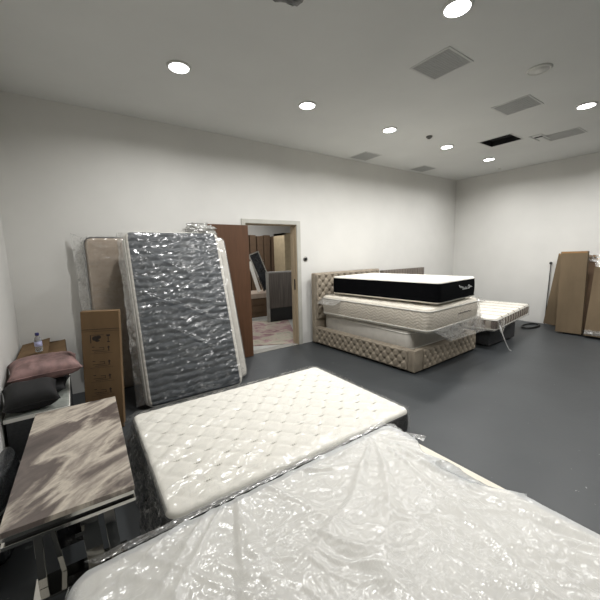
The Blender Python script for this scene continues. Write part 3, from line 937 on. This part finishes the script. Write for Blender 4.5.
# top mark: dark rounded figure, bracket and arrow
for (cx, cz, rx, rz) in ((-0.045, 0.855, 0.026, 0.022), (-0.02, 0.865, 0.02, 0.016), (-0.03, 0.835, 0.018, 0.012)):
    vs = [bm.verts.new((cx + rx*math.cos(2*PI*k/16), yb - 0.0012, cz + rz*math.sin(2*PI*k/16))) for k in range(16)]
    bm.faces.new(vs)
pb(-0.085, 0.815, -0.078, 0.885); pb(-0.085, 0.884, 0.02, 0.887); pb(0.052, 0.82, 0.058, 0.875); pb(0.042, 0.87, 0.07, 0.885); pb(0.045, 0.815, 0.068, 0.824)
for k, z in enumerate((0.745, 0.615, 0.485, 0.355, 0.225)):
    pb(-0.095, z - 0.028, 0.085, z - 0.0265)
    pb(-0.075, z, 0.02, z + 0.004); pb(-0.06, z - 0.014, 0.04, z - 0.011)
    pb(-0.075, z + 0.03, -0.055, z + 0.036)
    pb(0.015, z + 0.003, 0.019, z + 0.026); pb(-0.02, z + 0.022, 0.019, z + 0.026)
    pb(0.050, z, 0.058, z + 0.036); pb(0.044, z + 0.02, 0.064, z + 0.028); pb(0.046, z - 0.008, 0.062, z - 0.003)
link('printed_marks', bm, MPRINT, root, False)

# ================================================================= leaning mattresses
def lean(name, xc, yback, tilt, rz, a, L, T, topm, sidem, pipem, label, quilt=None, film_mat=None, seed=1, amp=0.03, nx=60, ny=100, ang=0.1, off=0.012, s=0.03, pr=0.007, extra=None):
    """mattress standing on its short edge, leaning back"""
    root = empty(name, (xc, yback, 0), (-math.radians(tilt), 0, math.radians(rz)), label, 'mattress')
    hold = Matrix(((1,0,0,0),(0,0,-1,0),(0,1,0,L/2),(0,0,0,1)))
    before = set(bpy.data.objects)
    mattress(root, a, L/2, T, topm, sidem, pipem, quilt, nx=nx, ny=ny, s=s, pr=pr)
    if film_mat:
        film_shell(a, L/2, T, off, amp, seed, root, film_mat, nx=nx + 20, ny=ny + 20, ang=ang, s=s + 0.01, extra=extra)
    for o in set(bpy.data.objects) - before:
        if o.type == 'MESH': o.data.transform(hold)
    return root

def qrows(x, y):
    # horizontal gathered quilting rows
    yy = y + 0.035 * noise.noise(Vector((x*4, y*4, 2))) + 0.012 * noise.noise(Vector((x*13, y*9, 8)))
    a_ = abs(math.sin(PI * yy / 0.075))
    return -0.014 * (1 - a_ ** 0.5) + 0.006 * noise.noise(Vector((x*14, y*26, 5)))
def exg(x, y):
    h = 0.0
    # long diagonal folds running down to the right
    for (x0, y0, x1, y1, k) in ((-0.5, 0.28, 0.5, -0.22, 1.6), (-0.38, 0.72, 0.12, 0.42, 1.3), (-0.3, -0.1, 0.3, -0.5, 1.1), (-0.45, -0.35, 0.4, 0.05, 0.9), (0.0, 0.15, 0.5, 0.02, 1.0)):
        dx, dy = x1 - x0, y1 - y0; L = math.hypot(dx, dy)
        t = ((x - x0)*dx + (y - y0)*dy) / L / L
        if -0.05 < t < 1.05:
            d = abs((x - x0)*dy - (y - y0)*dx) / L + 0.012 * noise.noise(Vector((t*6, k, 0)))
            h += 1.3 * k * max(0, 1 - abs(d) / 0.03) * math.sin(PI * min(1, max(0, t)))
    return h
root = lean('grey_quilted_mattress', 1.03, 3.62, 17.6, -0.5, 0.52, 1.885, 0.20, MQUILT, MWHITEFAB, MWPIPE,
            'dark grey quilted mattress in shiny clear plastic, leaning upright in front of the others', qrows, FILM_DARK, 31, 0.026, 60, 150, ang=0.45, extra=exg, s=0.03)
for o in root.children:
    if o.name.startswith('top_panel'):          # pale knitted margin down both long sides
        o.data.materials.append(MGREYBASE)
        for p in o.data.polygons:
            if abs(p.center.x) > 0.485: p.material_index = 1
# loose bag edges and gathered top
loose_sheet('bag_edge', (-0.535, -0.20, 1.87), (-0.535, -0.20, 0.05), (-0.62, -0.12, 0.03), (-0.59, -0.12, 1.90), 60, 8, 0.02, 33, FILM_EDGE, root)
clump('bag_knot', (0.35, -0.14, 1.945), 0.15, 0.05, 0.07, 2.0, FILM_KNOT, root, 0.6)
root = lean('white_bordered_mattress', 1.215, 3.62 + 0.155, 17.6, -0.5, 0.52, 1.87, 0.10, MGREYBASE, MGREYBASE, MPIPE,
            'white mattress leaning behind the dark grey quilted one, only its pale right edge showing', None, FILM, 41, 0.01, 20, 30, s=0.025)
root = lean('tan_mattress', 0.60, 4.446, 2.0, 0.5, 0.44, 1.80, 0.14, MTANFAB, MGREYBASE, MDPIPE,
            'bagged tan mattress with dark piping, leaning on the wall behind the tall carton', None, FILM, 51, 0.03, 40, 70, s=0.03, pr=0.009, off=0.012)
loose_sheet('bag_edge', (-0.445, -0.14, 1.80), (-0.445, -0.14, 0.5), (-0.53, -0.08, 0.45), (-0.56, -0.06, 1.86), 60, 10, 0.025, 53, FILM_EDGE, root)
for z in (1.66, 1.59, 1.52):
    box('air_vent', (-0.4515, -0.10, z), (-0.4495, -0.07, z + 0.02), MDPIPE, root)

# ================================================================= tufted bed with stacked mattresses
BX0, BX1, BY0, BY1 = 3.40, 5.03, 2.47, 4.40
root = empty('tufted_bed_frame', ((BX0+BX1)/2 + 0.065, BY0 - 0.02, 0), (0, 0, math.radians(2)), 'taupe button-tufted upholstered bed frame with tall headboard against the back wall', 'bed')
hw = (BX1 - BX0) / 2
def panel(name, a, b2, T, mtx, quilt, mat, nx, ny, r=0.02, s=0.02):
    bm = bmesh.new()
    slab_top(bm, a, b2, T, r, s, nx, ny, quilt)
    pts = perimeter(a, b2, r, s, nx, ny)
    bm2v = [v for v in bm.verts]
    _, per = None, None
    bmesh.ops.transform(bm, matrix=mtx, verts=bm.verts)
    o = link(name, bm, mat, root)
    return o
def face_mtx(origin, ex, ey):
    ex, ey = Vector(ex), Vector(ey); ez = ex.cross(ey)
    m_ = Matrix((ex, ey, ez)).transposed().to_4x4(); m_.translation = Vector(origin)
    return m_
RH = 0.31
# rails: core boxes with tufted faces
box('side_rail', (-hw, 0.03, 0.02), (-hw + 0.07, BY1 - BY0, RH), MTAUPE, root, 0.012, 3, True)
box('side_rail', (hw - 0.07, 0.03, 0.02), (hw, BY1 - BY0, RH), MTAUPE, root, 0.012, 3, True)
box('foot_rail', (-hw + 0.0, 0.0, 0.02), (hw, 0.07, RH), MTAUPE, root, 0.012, 3, True)
tq = tufts(0.125, 0.135, 0.020, 0.04)
panel('tufted_side', 0.93, 0.135, 0.024, face_mtx((-hw, 1.03, 0.165), (0, -1, 0), (0, 0, 1)), tq, MTAUPE, 240, 40)
panel('tufted_foot', 0.715, 0.135, 0.024, face_mtx((0.075, 0.0, 0.165), (1, 0, 0), (0, 0, 1)), tq, MTAUPE, 200, 40)
for sx in (-1, 1):
    for yy in (0.06, 1.85):
        box('foot', (sx*(hw-0.06) - 0.03, yy - 0.03, 0), (sx*(hw-0.06) + 0.03, yy + 0.03, 0.03), MBLACK, root)
box('slat_deck', (-hw + 0.07, 0.07, 0.20), (hw - 0.07, BY1 - BY0, 0.24), MLINING, root)
hb = box('headboard', (-hw - 0.03, BY1 - BY0, 0.02), (hw + 0.03, BY1 - BY0 + 0.10, 1.235), MTAUPE, root, 0.03, 4, True)
def hq():
    f_ = tufts(0.15, 0.16, 0.026, 0.045)
    return f_
bm = bmesh.new()
slab_top(bm, hw + 0.01, 0.39, 0.03, 0.03, 0.02, 190, 80, hq())
bmesh.ops.transform(bm, matrix=face_mtx((0, BY1 - BY0 + 0.002, 0.83), (1, 0, 0), (0, 0, 1)), verts=bm.verts)
link('tufted_panel', bm, MTAUPE, hb)

# low grey mattress inside the frame
root = empty('thin_mattress', (4.245, 3.44, 0.248), (0, 0, 0), 'plain grey-white mattress lowest in the stack, inside the tufted bed frame', 'mattress', None)
mattress(root, 0.70, 0.865, 0.27, MGREYBASE, MGREYBASE, MWPIPE, None, nx=20, ny=20, s=0.03)
# cream mattress in plastic
root = empty('cream_mattress', (4.185, 3.32, 0.532), (0, 0, math.radians(3)), 'thick cream mattress with chevron sides in plastic, middle of the stack on the tufted bed', 'mattress')
mattress(root, 0.685, 0.985, 0.325, MCREAMFAB, MCHEV, MWPIPE, diamond(0.2, 0.01), nx=70, ny=100, s=0.04, r=0.09, bulge=0.015, ribs=3, pr=0.009)
film_shell(0.685, 0.985, 0.325, 0.012, 0.02, 61, root, FILM, nx=70, ny=90, ang=0.9, s=0.05, r=0.1)
loose_sheet('bag_end', (-0.66, -1.03, 0.06), (0.68, -1.03, 0.10), (0.70, -1.12, -0.14), (-0.35, -1.10, -0.12), 60, 16, 0.02, 63, FILM_EDGE, root)
loose_sheet('bag_end', (0.73, -0.97, 0.33), (0.73, -0.3, 0.33), (0.80, -0.35, 0.0), (0.85, -0.97, -0.03), 30, 16, 0.04, 66, FILM_EDGE, root)
loose_sheet('bag_end', (-0.69, 0.98, 0.28), (-0.70, 0.5, 0.28), (-0.84, 0.55, 0.22), (-0.80, 0.99, 0.20), 30, 10, 0.03, 68, FILM_EDGE, root)
bm = bmesh.new()
zz = 0.17
for k in range(7):
    x = 0.02 + k * 0.055
    add_tube(bm, [(x, -1.003, zz), (x + 0.015, -1.005, zz + 0.02*(1 if k % 2 else 0.4)), (x + 0.035, -1.003, zz + 0.004), (x + 0.05, -1.003, zz + 0.006)], 0.0035, 5)
link('stitched_logo', bm, MDPIPE, root)
# black mattress with white top
root = empty('black_mattress', (4.198, 3.26, 0.890), (0, 0, math.radians(5)), 'black-sided mattress with bright white top, uppermost of the stack on the tufted bed', 'mattress')
mattress(root, 0.54, 0.925, 0.29, MWHITEFAB, MBLKFAB, MBLKFAB, lambda x, y: 0.004*noise.noise(Vector((x*6, y*6, 1))), nx=40, ny=60, s=0.03, r=0.05, bulge=0.006, pr=0.005)
bm = bmesh.new()
yb = -0.938
add_tube(bm, [(-0.02, yb, 0.205), (0.02, yb, 0.185), (0.07, yb, 0.180), (0.12, yb, 0.165), (0.07, yb, 0.168), (0.01, yb, 0.172), (-0.02, yb, 0.205)], 0.005, 5)
for k in range(5):
    x = 0.09 + k * 0.032
    add_tube(bm, [(x, yb, 0.135), (x + 0.004, yb, 0.16 + 0.012*(k % 2)), (x + 0.016, yb, 0.138), (x + 0.026, yb, 0.145)], 0.003, 5)
add_tube(bm, [(0.285 + 0.022*math.cos(a_*PI/8), yb, 0.165 + 0.024*math.sin(a_*PI/8)) for a_ in range(16)], 0.006, 5, True)
add_tube(bm, [(0.315, yb, 0.15), (0.34, yb, 0.17), (0.39, yb, 0.155)], 0.004, 5)
link('silver_logo', bm, MLOGO, root)

# grey headboard behind the stack
root = empty('grey_headboard', (5.86, 4.46, 0), (0, 0, 0), 'grey-brown ribbed headboard against the back wall, just visible behind the stacked mattresses', 'headboard')
box('backing', (-0.70, -0.03, 0), (0.70, 0.03, 1.19), MGREYPLUSH, root, 0.01)
bm = bmesh.new()
for k in range(16):
    x0 = -0.695 + k * 0.087
    add_box(bm, (x0, -0.06, 0.35), (x0 + 0.083, -0.028, 1.195), 0.012, 3)
link('ribbed_panel', bm, MGREYPLUSH, root)

# divan with striped mattress at right
root = empty('divan_base', (5.85, 2.86, 0), (0, 0, math.radians(0)), 'charcoal fabric divan base under the striped mattress', 'bed base')
bm = bmesh.new(); add_box(bm, (-0.47, -0.46, 0.02), (0.47, 0.46, 0.29), 0.02, 3); link('divan_body', bm, MCHARC, root)
for sx in (-1, 1):
    for sy_ in (-1, 1):
        lathe('glide', [(0.02, 0), (0.022, 0.022)], MBLACK, root, 14, (sx*0.4, sy_*0.4, 0))
root = empty('striped_mattress', (6.14, 2.87, 0.293), (0, 0, math.radians(7)), 'bagged cream mattress with brown striped edge, on the low charcoal divan', 'mattress')
mattress(root, 0.94, 0.49, 0.215, MSTRIPE, MSTRIPE2, MWPIPE, None, nx=80, ny=50, s=0.035, r=0.05)
film_shell(0.94, 0.49, 0.215, 0.012, 0.02, 71, root, FILM, nx=80, ny=50, ang=0.9, s=0.045, r=0.06)
clump('bag_knot', (0.55, 0.30, 0.25), 0.14, 0.1, 0.045, 4.0, FILM, root, 0.5)
loose_sheet('bag_end', (0.95, -0.48, 0.21), (0.95, 0.3, 0.21), (1.09, 0.3, 0.12), (1.10, -0.42, 0.10), 30, 10, 0.04, 73, FILM_EDGE, root)
loose_sheet('bag_end', (-0.93, -0.51, 0.18), (-0.62, -0.51, 0.18), (-0.72, -0.56, 0.0), (-0.92, -0.56, 0.0), 20, 12, 0.03, 78, FILM_EDGE, root)
bm = bmesh.new()
add_tube(bm, [(-0.86, -0.52, 0.10), (-0.90, -0.58, -0.02), (-0.88, -0.62, -0.14), (-0.83, -0.66, -0.26), (-0.80, -0.68, -0.283)], [0.014, 0.009, 0.007, 0.006, 0.011], 8)
link_film('bag_tail', bm, film('twisted_polythene', 0.5, 0.2, bscale=60), root)

# ================================================================= right wall: flat cartons, rod and cable
def rcarton(y, w_, t_, h_, xb, tilt, rz, label, mat=MCARD2, roll=0, zb=0.03):
    # front faces -x ; lean towards the right wall
    root = empty('flat_carton', (xb, y, zb), (math.radians(-tilt), math.radians(roll), math.radians(-90 + rz)), label, 'box', 'flat cartons by the right wall')
    bm = bmesh.new(); add_box(bm, (-w_/2, -t_, 0), (w_/2, 0, h_), 0.004, 1); link('carton_body', bm, mat, root, False)
    bm = bmesh.new(); add_box(bm, (-w_/2 + 0.01, -t_ - 0.0008, h_ - 0.03), (w_/2 - 0.01, -t_, h_ - 0.001)); link('tape', bm, MTAPE, root, False)
    return root
r1 = rcarton(1.90, 0.375, 0.09, 1.46, 7.32, 1.5, 2, 'flat brown carton standing upright at the right, its full face showing', roll=-1.0)
r2 = rcarton(2.235, 0.42, 0.05, 1.41, 7.79, 1.5, 0, 'flat brown carton close to the right wall, next to the thin black rod', roll=6.0, zb=0.026)
r3 = rcarton(1.36, 0.60, 0.08, 1.36, 7.24, 12.0, 0, 'plastic-wrapped flat carton leaning at the far right edge of the view')
r4 = rcarton(1.63, 0.64, 0.06, 1.41, 7.90, 1.5, 0, 'dark brown flat carton standing behind the two leaning ones', MCARD3, zb=0.003)
bm = bmesh.new()
loose_sheet('plastic_wrap', (-0.30, -0.085, 1.36), (0.30, -0.085, 1.36), (0.30, -0.09, 1.22), (-0.30, -0.09, 1.2), 40, 12, 0.02, 81, FILM_EDGE, r3)
loose_sheet('plastic_wrap', (-0.30, -0.085, 0.02), (0.30, -0.085, 0.02), (0.30, -0.09, 0.12), (-0.30, -0.09, 0.1), 40, 12, 0.02, 82, FILM_EDGE, r3)
loose_sheet('plastic_wrap', (-0.31, -0.065, 1.42), (0.31, -0.065, 1.42), (0.31, -0.08, 1.30), (-0.31, -0.08, 1.28), 40, 12, 0.03, 83, FILM_EDGE, r4)
bm.free()
root = empty('shadow_feet_slab', (7.50, 1.72, 0), (0, 0, 0), 'low black slab standing in for shadow and feet under the leaning cartons', 'board')
box('board', (-0.24, -0.78, 0), (0.2, 0.26, 0.028), MBLACK, root, 0.004)  # black slab drawn where shadow and feet darken the floor under the cartons
root = empty('black_rod', (7.915, 2.475, 0), (0, 0, 0), 'thin black rod with a ball end leaning on the right wall', 'rod')
tube('rod', [(0.0, 0.0, 0.003), (0.008, -0.01, 0.6), (0.018, -0.02, 1.24)], 0.008, MBLACK, root)
bm = bmesh.new(); bmesh.ops.create_uvsphere(bm, u_segments=16, v_segments=10, radius=0.026, matrix=Matrix.Translation((0.008, -0.02, 1.255))); link('ball_end', bm, MBLACK, root)
bm = bmesh.new()
pts = []
for k in range(90):
    a_ = 2*PI*k/30
    rr = 1 + 0.07*math.sin(k*0.37)
    pts.append((7.46 + 0.28*math.cos(a_)*rr, 2.56 + 0.115*math.sin(a_)*rr, 0.012 + 0.006*(k // 30)))
add_tube(bm, pts, 0.009, 6)
o = link('coiled_cable', bm, MBLACK)
tag(o, 'loops of black cable lying on the floor by the right wall', 'cable')

# ================================================================= things beyond the doorway
# rug
bm = bmesh.new()
slab_top(bm, 0.72, 1.05, 0.012, 0.02, 0.008, 30, 40, lambda x, y: 0.003*noise.noise(Vector((x*4, y*4, 1))))
o = link('rug', bm, MRUG)
o.location = (3.02, 5.83, 0.0); o.rotation_euler = (0, 0, math.radians(-28))
tag(o, 'faded pink and beige rug on the floor beyond the doorway', 'rug')
# upholstered panel
root = empty('fabric_headboard', (4.15, 6.42, 0.016), (0, 0, math.radians(-4)), 'grey velvet headboard with black lower band standing beyond the doorway', 'headboard')
box('padding', (-0.50, -0.06, 0.31), (0.5, 0.05, 1.13), simple('grey_brown_velvet', (84, 78, 74), 0.75, var=0.15, nscale=5, stretch=(6, 1, .4)), root, 0.02, 3, True)
box('border', (-0.53, -0.05, 0.0), (-0.49, 0.055, 1.15), simple('pale_grey_trim', (140, 138, 134), 0.6), root, 0.008)
box('border', (-0.53, -0.05, 1.125), (0.53, 0.055, 1.155), simple('pale_grey_trim', (140, 138, 134), 0.6), root, 0.008)
box('lower_band', (-0.49, -0.045, 0.0), (0.5, 0.04, 0.31), MBLACK, root, 0.006)
# low chest with pale top
root = empty('low_chest', (3.95, 7.55, 0), (0, 0, math.radians(-2)), 'low brown box chest with pale top in the room beyond the doorway', 'chest')
box('chest_body', (-0.65, -0.35, 0.0), (0.65, 0.35, 0.48), MCARD3, root, 0.006)
box('top', (-0.67, -0.37, 0.48), (0.67, 0.37, 0.60), simple('pale_pink_board', (170, 154, 140), 0.6), root, 0.006)
for z in (0.12, 0.31):
    box('drawer', (-0.6, -0.362, z), (0.6, -0.35, z + 0.15), MCARD3, root, 0.004)
# leaning framed mirror
root = empty('leaning_mirror', (4.20, 7.42, 0.665), (math.radians(-8), math.radians(-19), 0), 'tilted dark glass panel in silver frame leaning on the chest beyond the doorway', 'mirror')
box('glass', (-0.14, -0.012, 0.03), (0.14, 0.0, 0.98), MMIRROR, root)
bm = bmesh.new()
for s_ in (-1, 1): add_box(bm, (s_*0.14 - 0.017, -0.02, 0), (s_*0.14 + 0.017, 0.01, 1.01), 0.003)
add_box(bm, (-0.14, -0.02, 0), (0.14, 0.01, 0.03)); add_box(bm, (-0.14, -0.02, 0.98), (0.14, 0.01, 1.01))
link('frame', bm, MCHROME, root, False)
root = empty('leaning_board', (3.90, 7.36, 0.625), (math.radians(-7), math.radians(-14), 0), 'narrow white board leaning beside the dark mirror beyond the doorway', 'board')
box('board', (-0.045, -0.01, 0), (0.045, 0.02, 0.8), MWHITE, root, 0.003)
# tall brown cartons at the back
for k in range(6):
    x = 4.42 + 0.235 * k
    root = empty('tall_brown_carton', (x, 9.2, 0), (math.radians(-2), math.radians((1, 1, 1.5, 2, 4, 5)[k]), 0),
                 ('tall brown carton behind the door edge, leftmost of the row in the far room', 'tall brown carton second from the left in the far room row', 'tall brown carton in the middle of the far room row, slightly tilted', 'tilted tall brown carton beside the dark gap in the far room', 'tall brown carton right of the dark gap in the far room', 'tall brown carton nearest the pale partition in the far room')[k], 'box', 'tall cartons in the room beyond the door')
    box('carton_body', (-0.105, -0.15, 0), (0.105, 0.15, 2.13 + 0.03*(k % 2)), MCARD3, root, 0.02, 2)
# pale cupboard with dark opening
root = empty('open_crate', (5.74, 8.30, 0), (0, 0, 0), 'tall pale open cupboard with brown contents in the far room', 'cupboard')
mp_ = simple('pale_ply', (176, 160, 132), 0.6, var=0.04)
bm = bmesh.new()
add_box(bm, (-0.62, -0.3, 0), (-0.56, 0.3, 2.16)); add_box(bm, (0.56, -0.3, 0), (0.62, 0.3, 2.16)); add_box(bm, (-0.62, -0.3, 2.10), (0.62, 0.3, 2.16)); add_box(bm, (-0.56, 0.27, 0), (0.56, 0.3, 2.1))
add_box(bm, (-0.56, -0.3, 0), (-0.28, -0.27, 2.1)); add_box(bm, (-0.28, -0.3, 1.95), (0.56, -0.27, 2.1))
link('carcass', bm, mp_, root, False)
box('shelf', (-0.56, -0.27, 1.02), (0.56, 0.27, 1.05), mp_, root)
o = empty('brown_parcel', (5.80, 8.30, 1.052), (0, 0, math.radians(5)), 'dark brown parcel on the shelf of the open cupboard beyond the doorway', 'box')
box('carton_body', (-0.2, -0.2, 0), (0.3, 0.2, 0.66), MCARD3, o, 0.01)
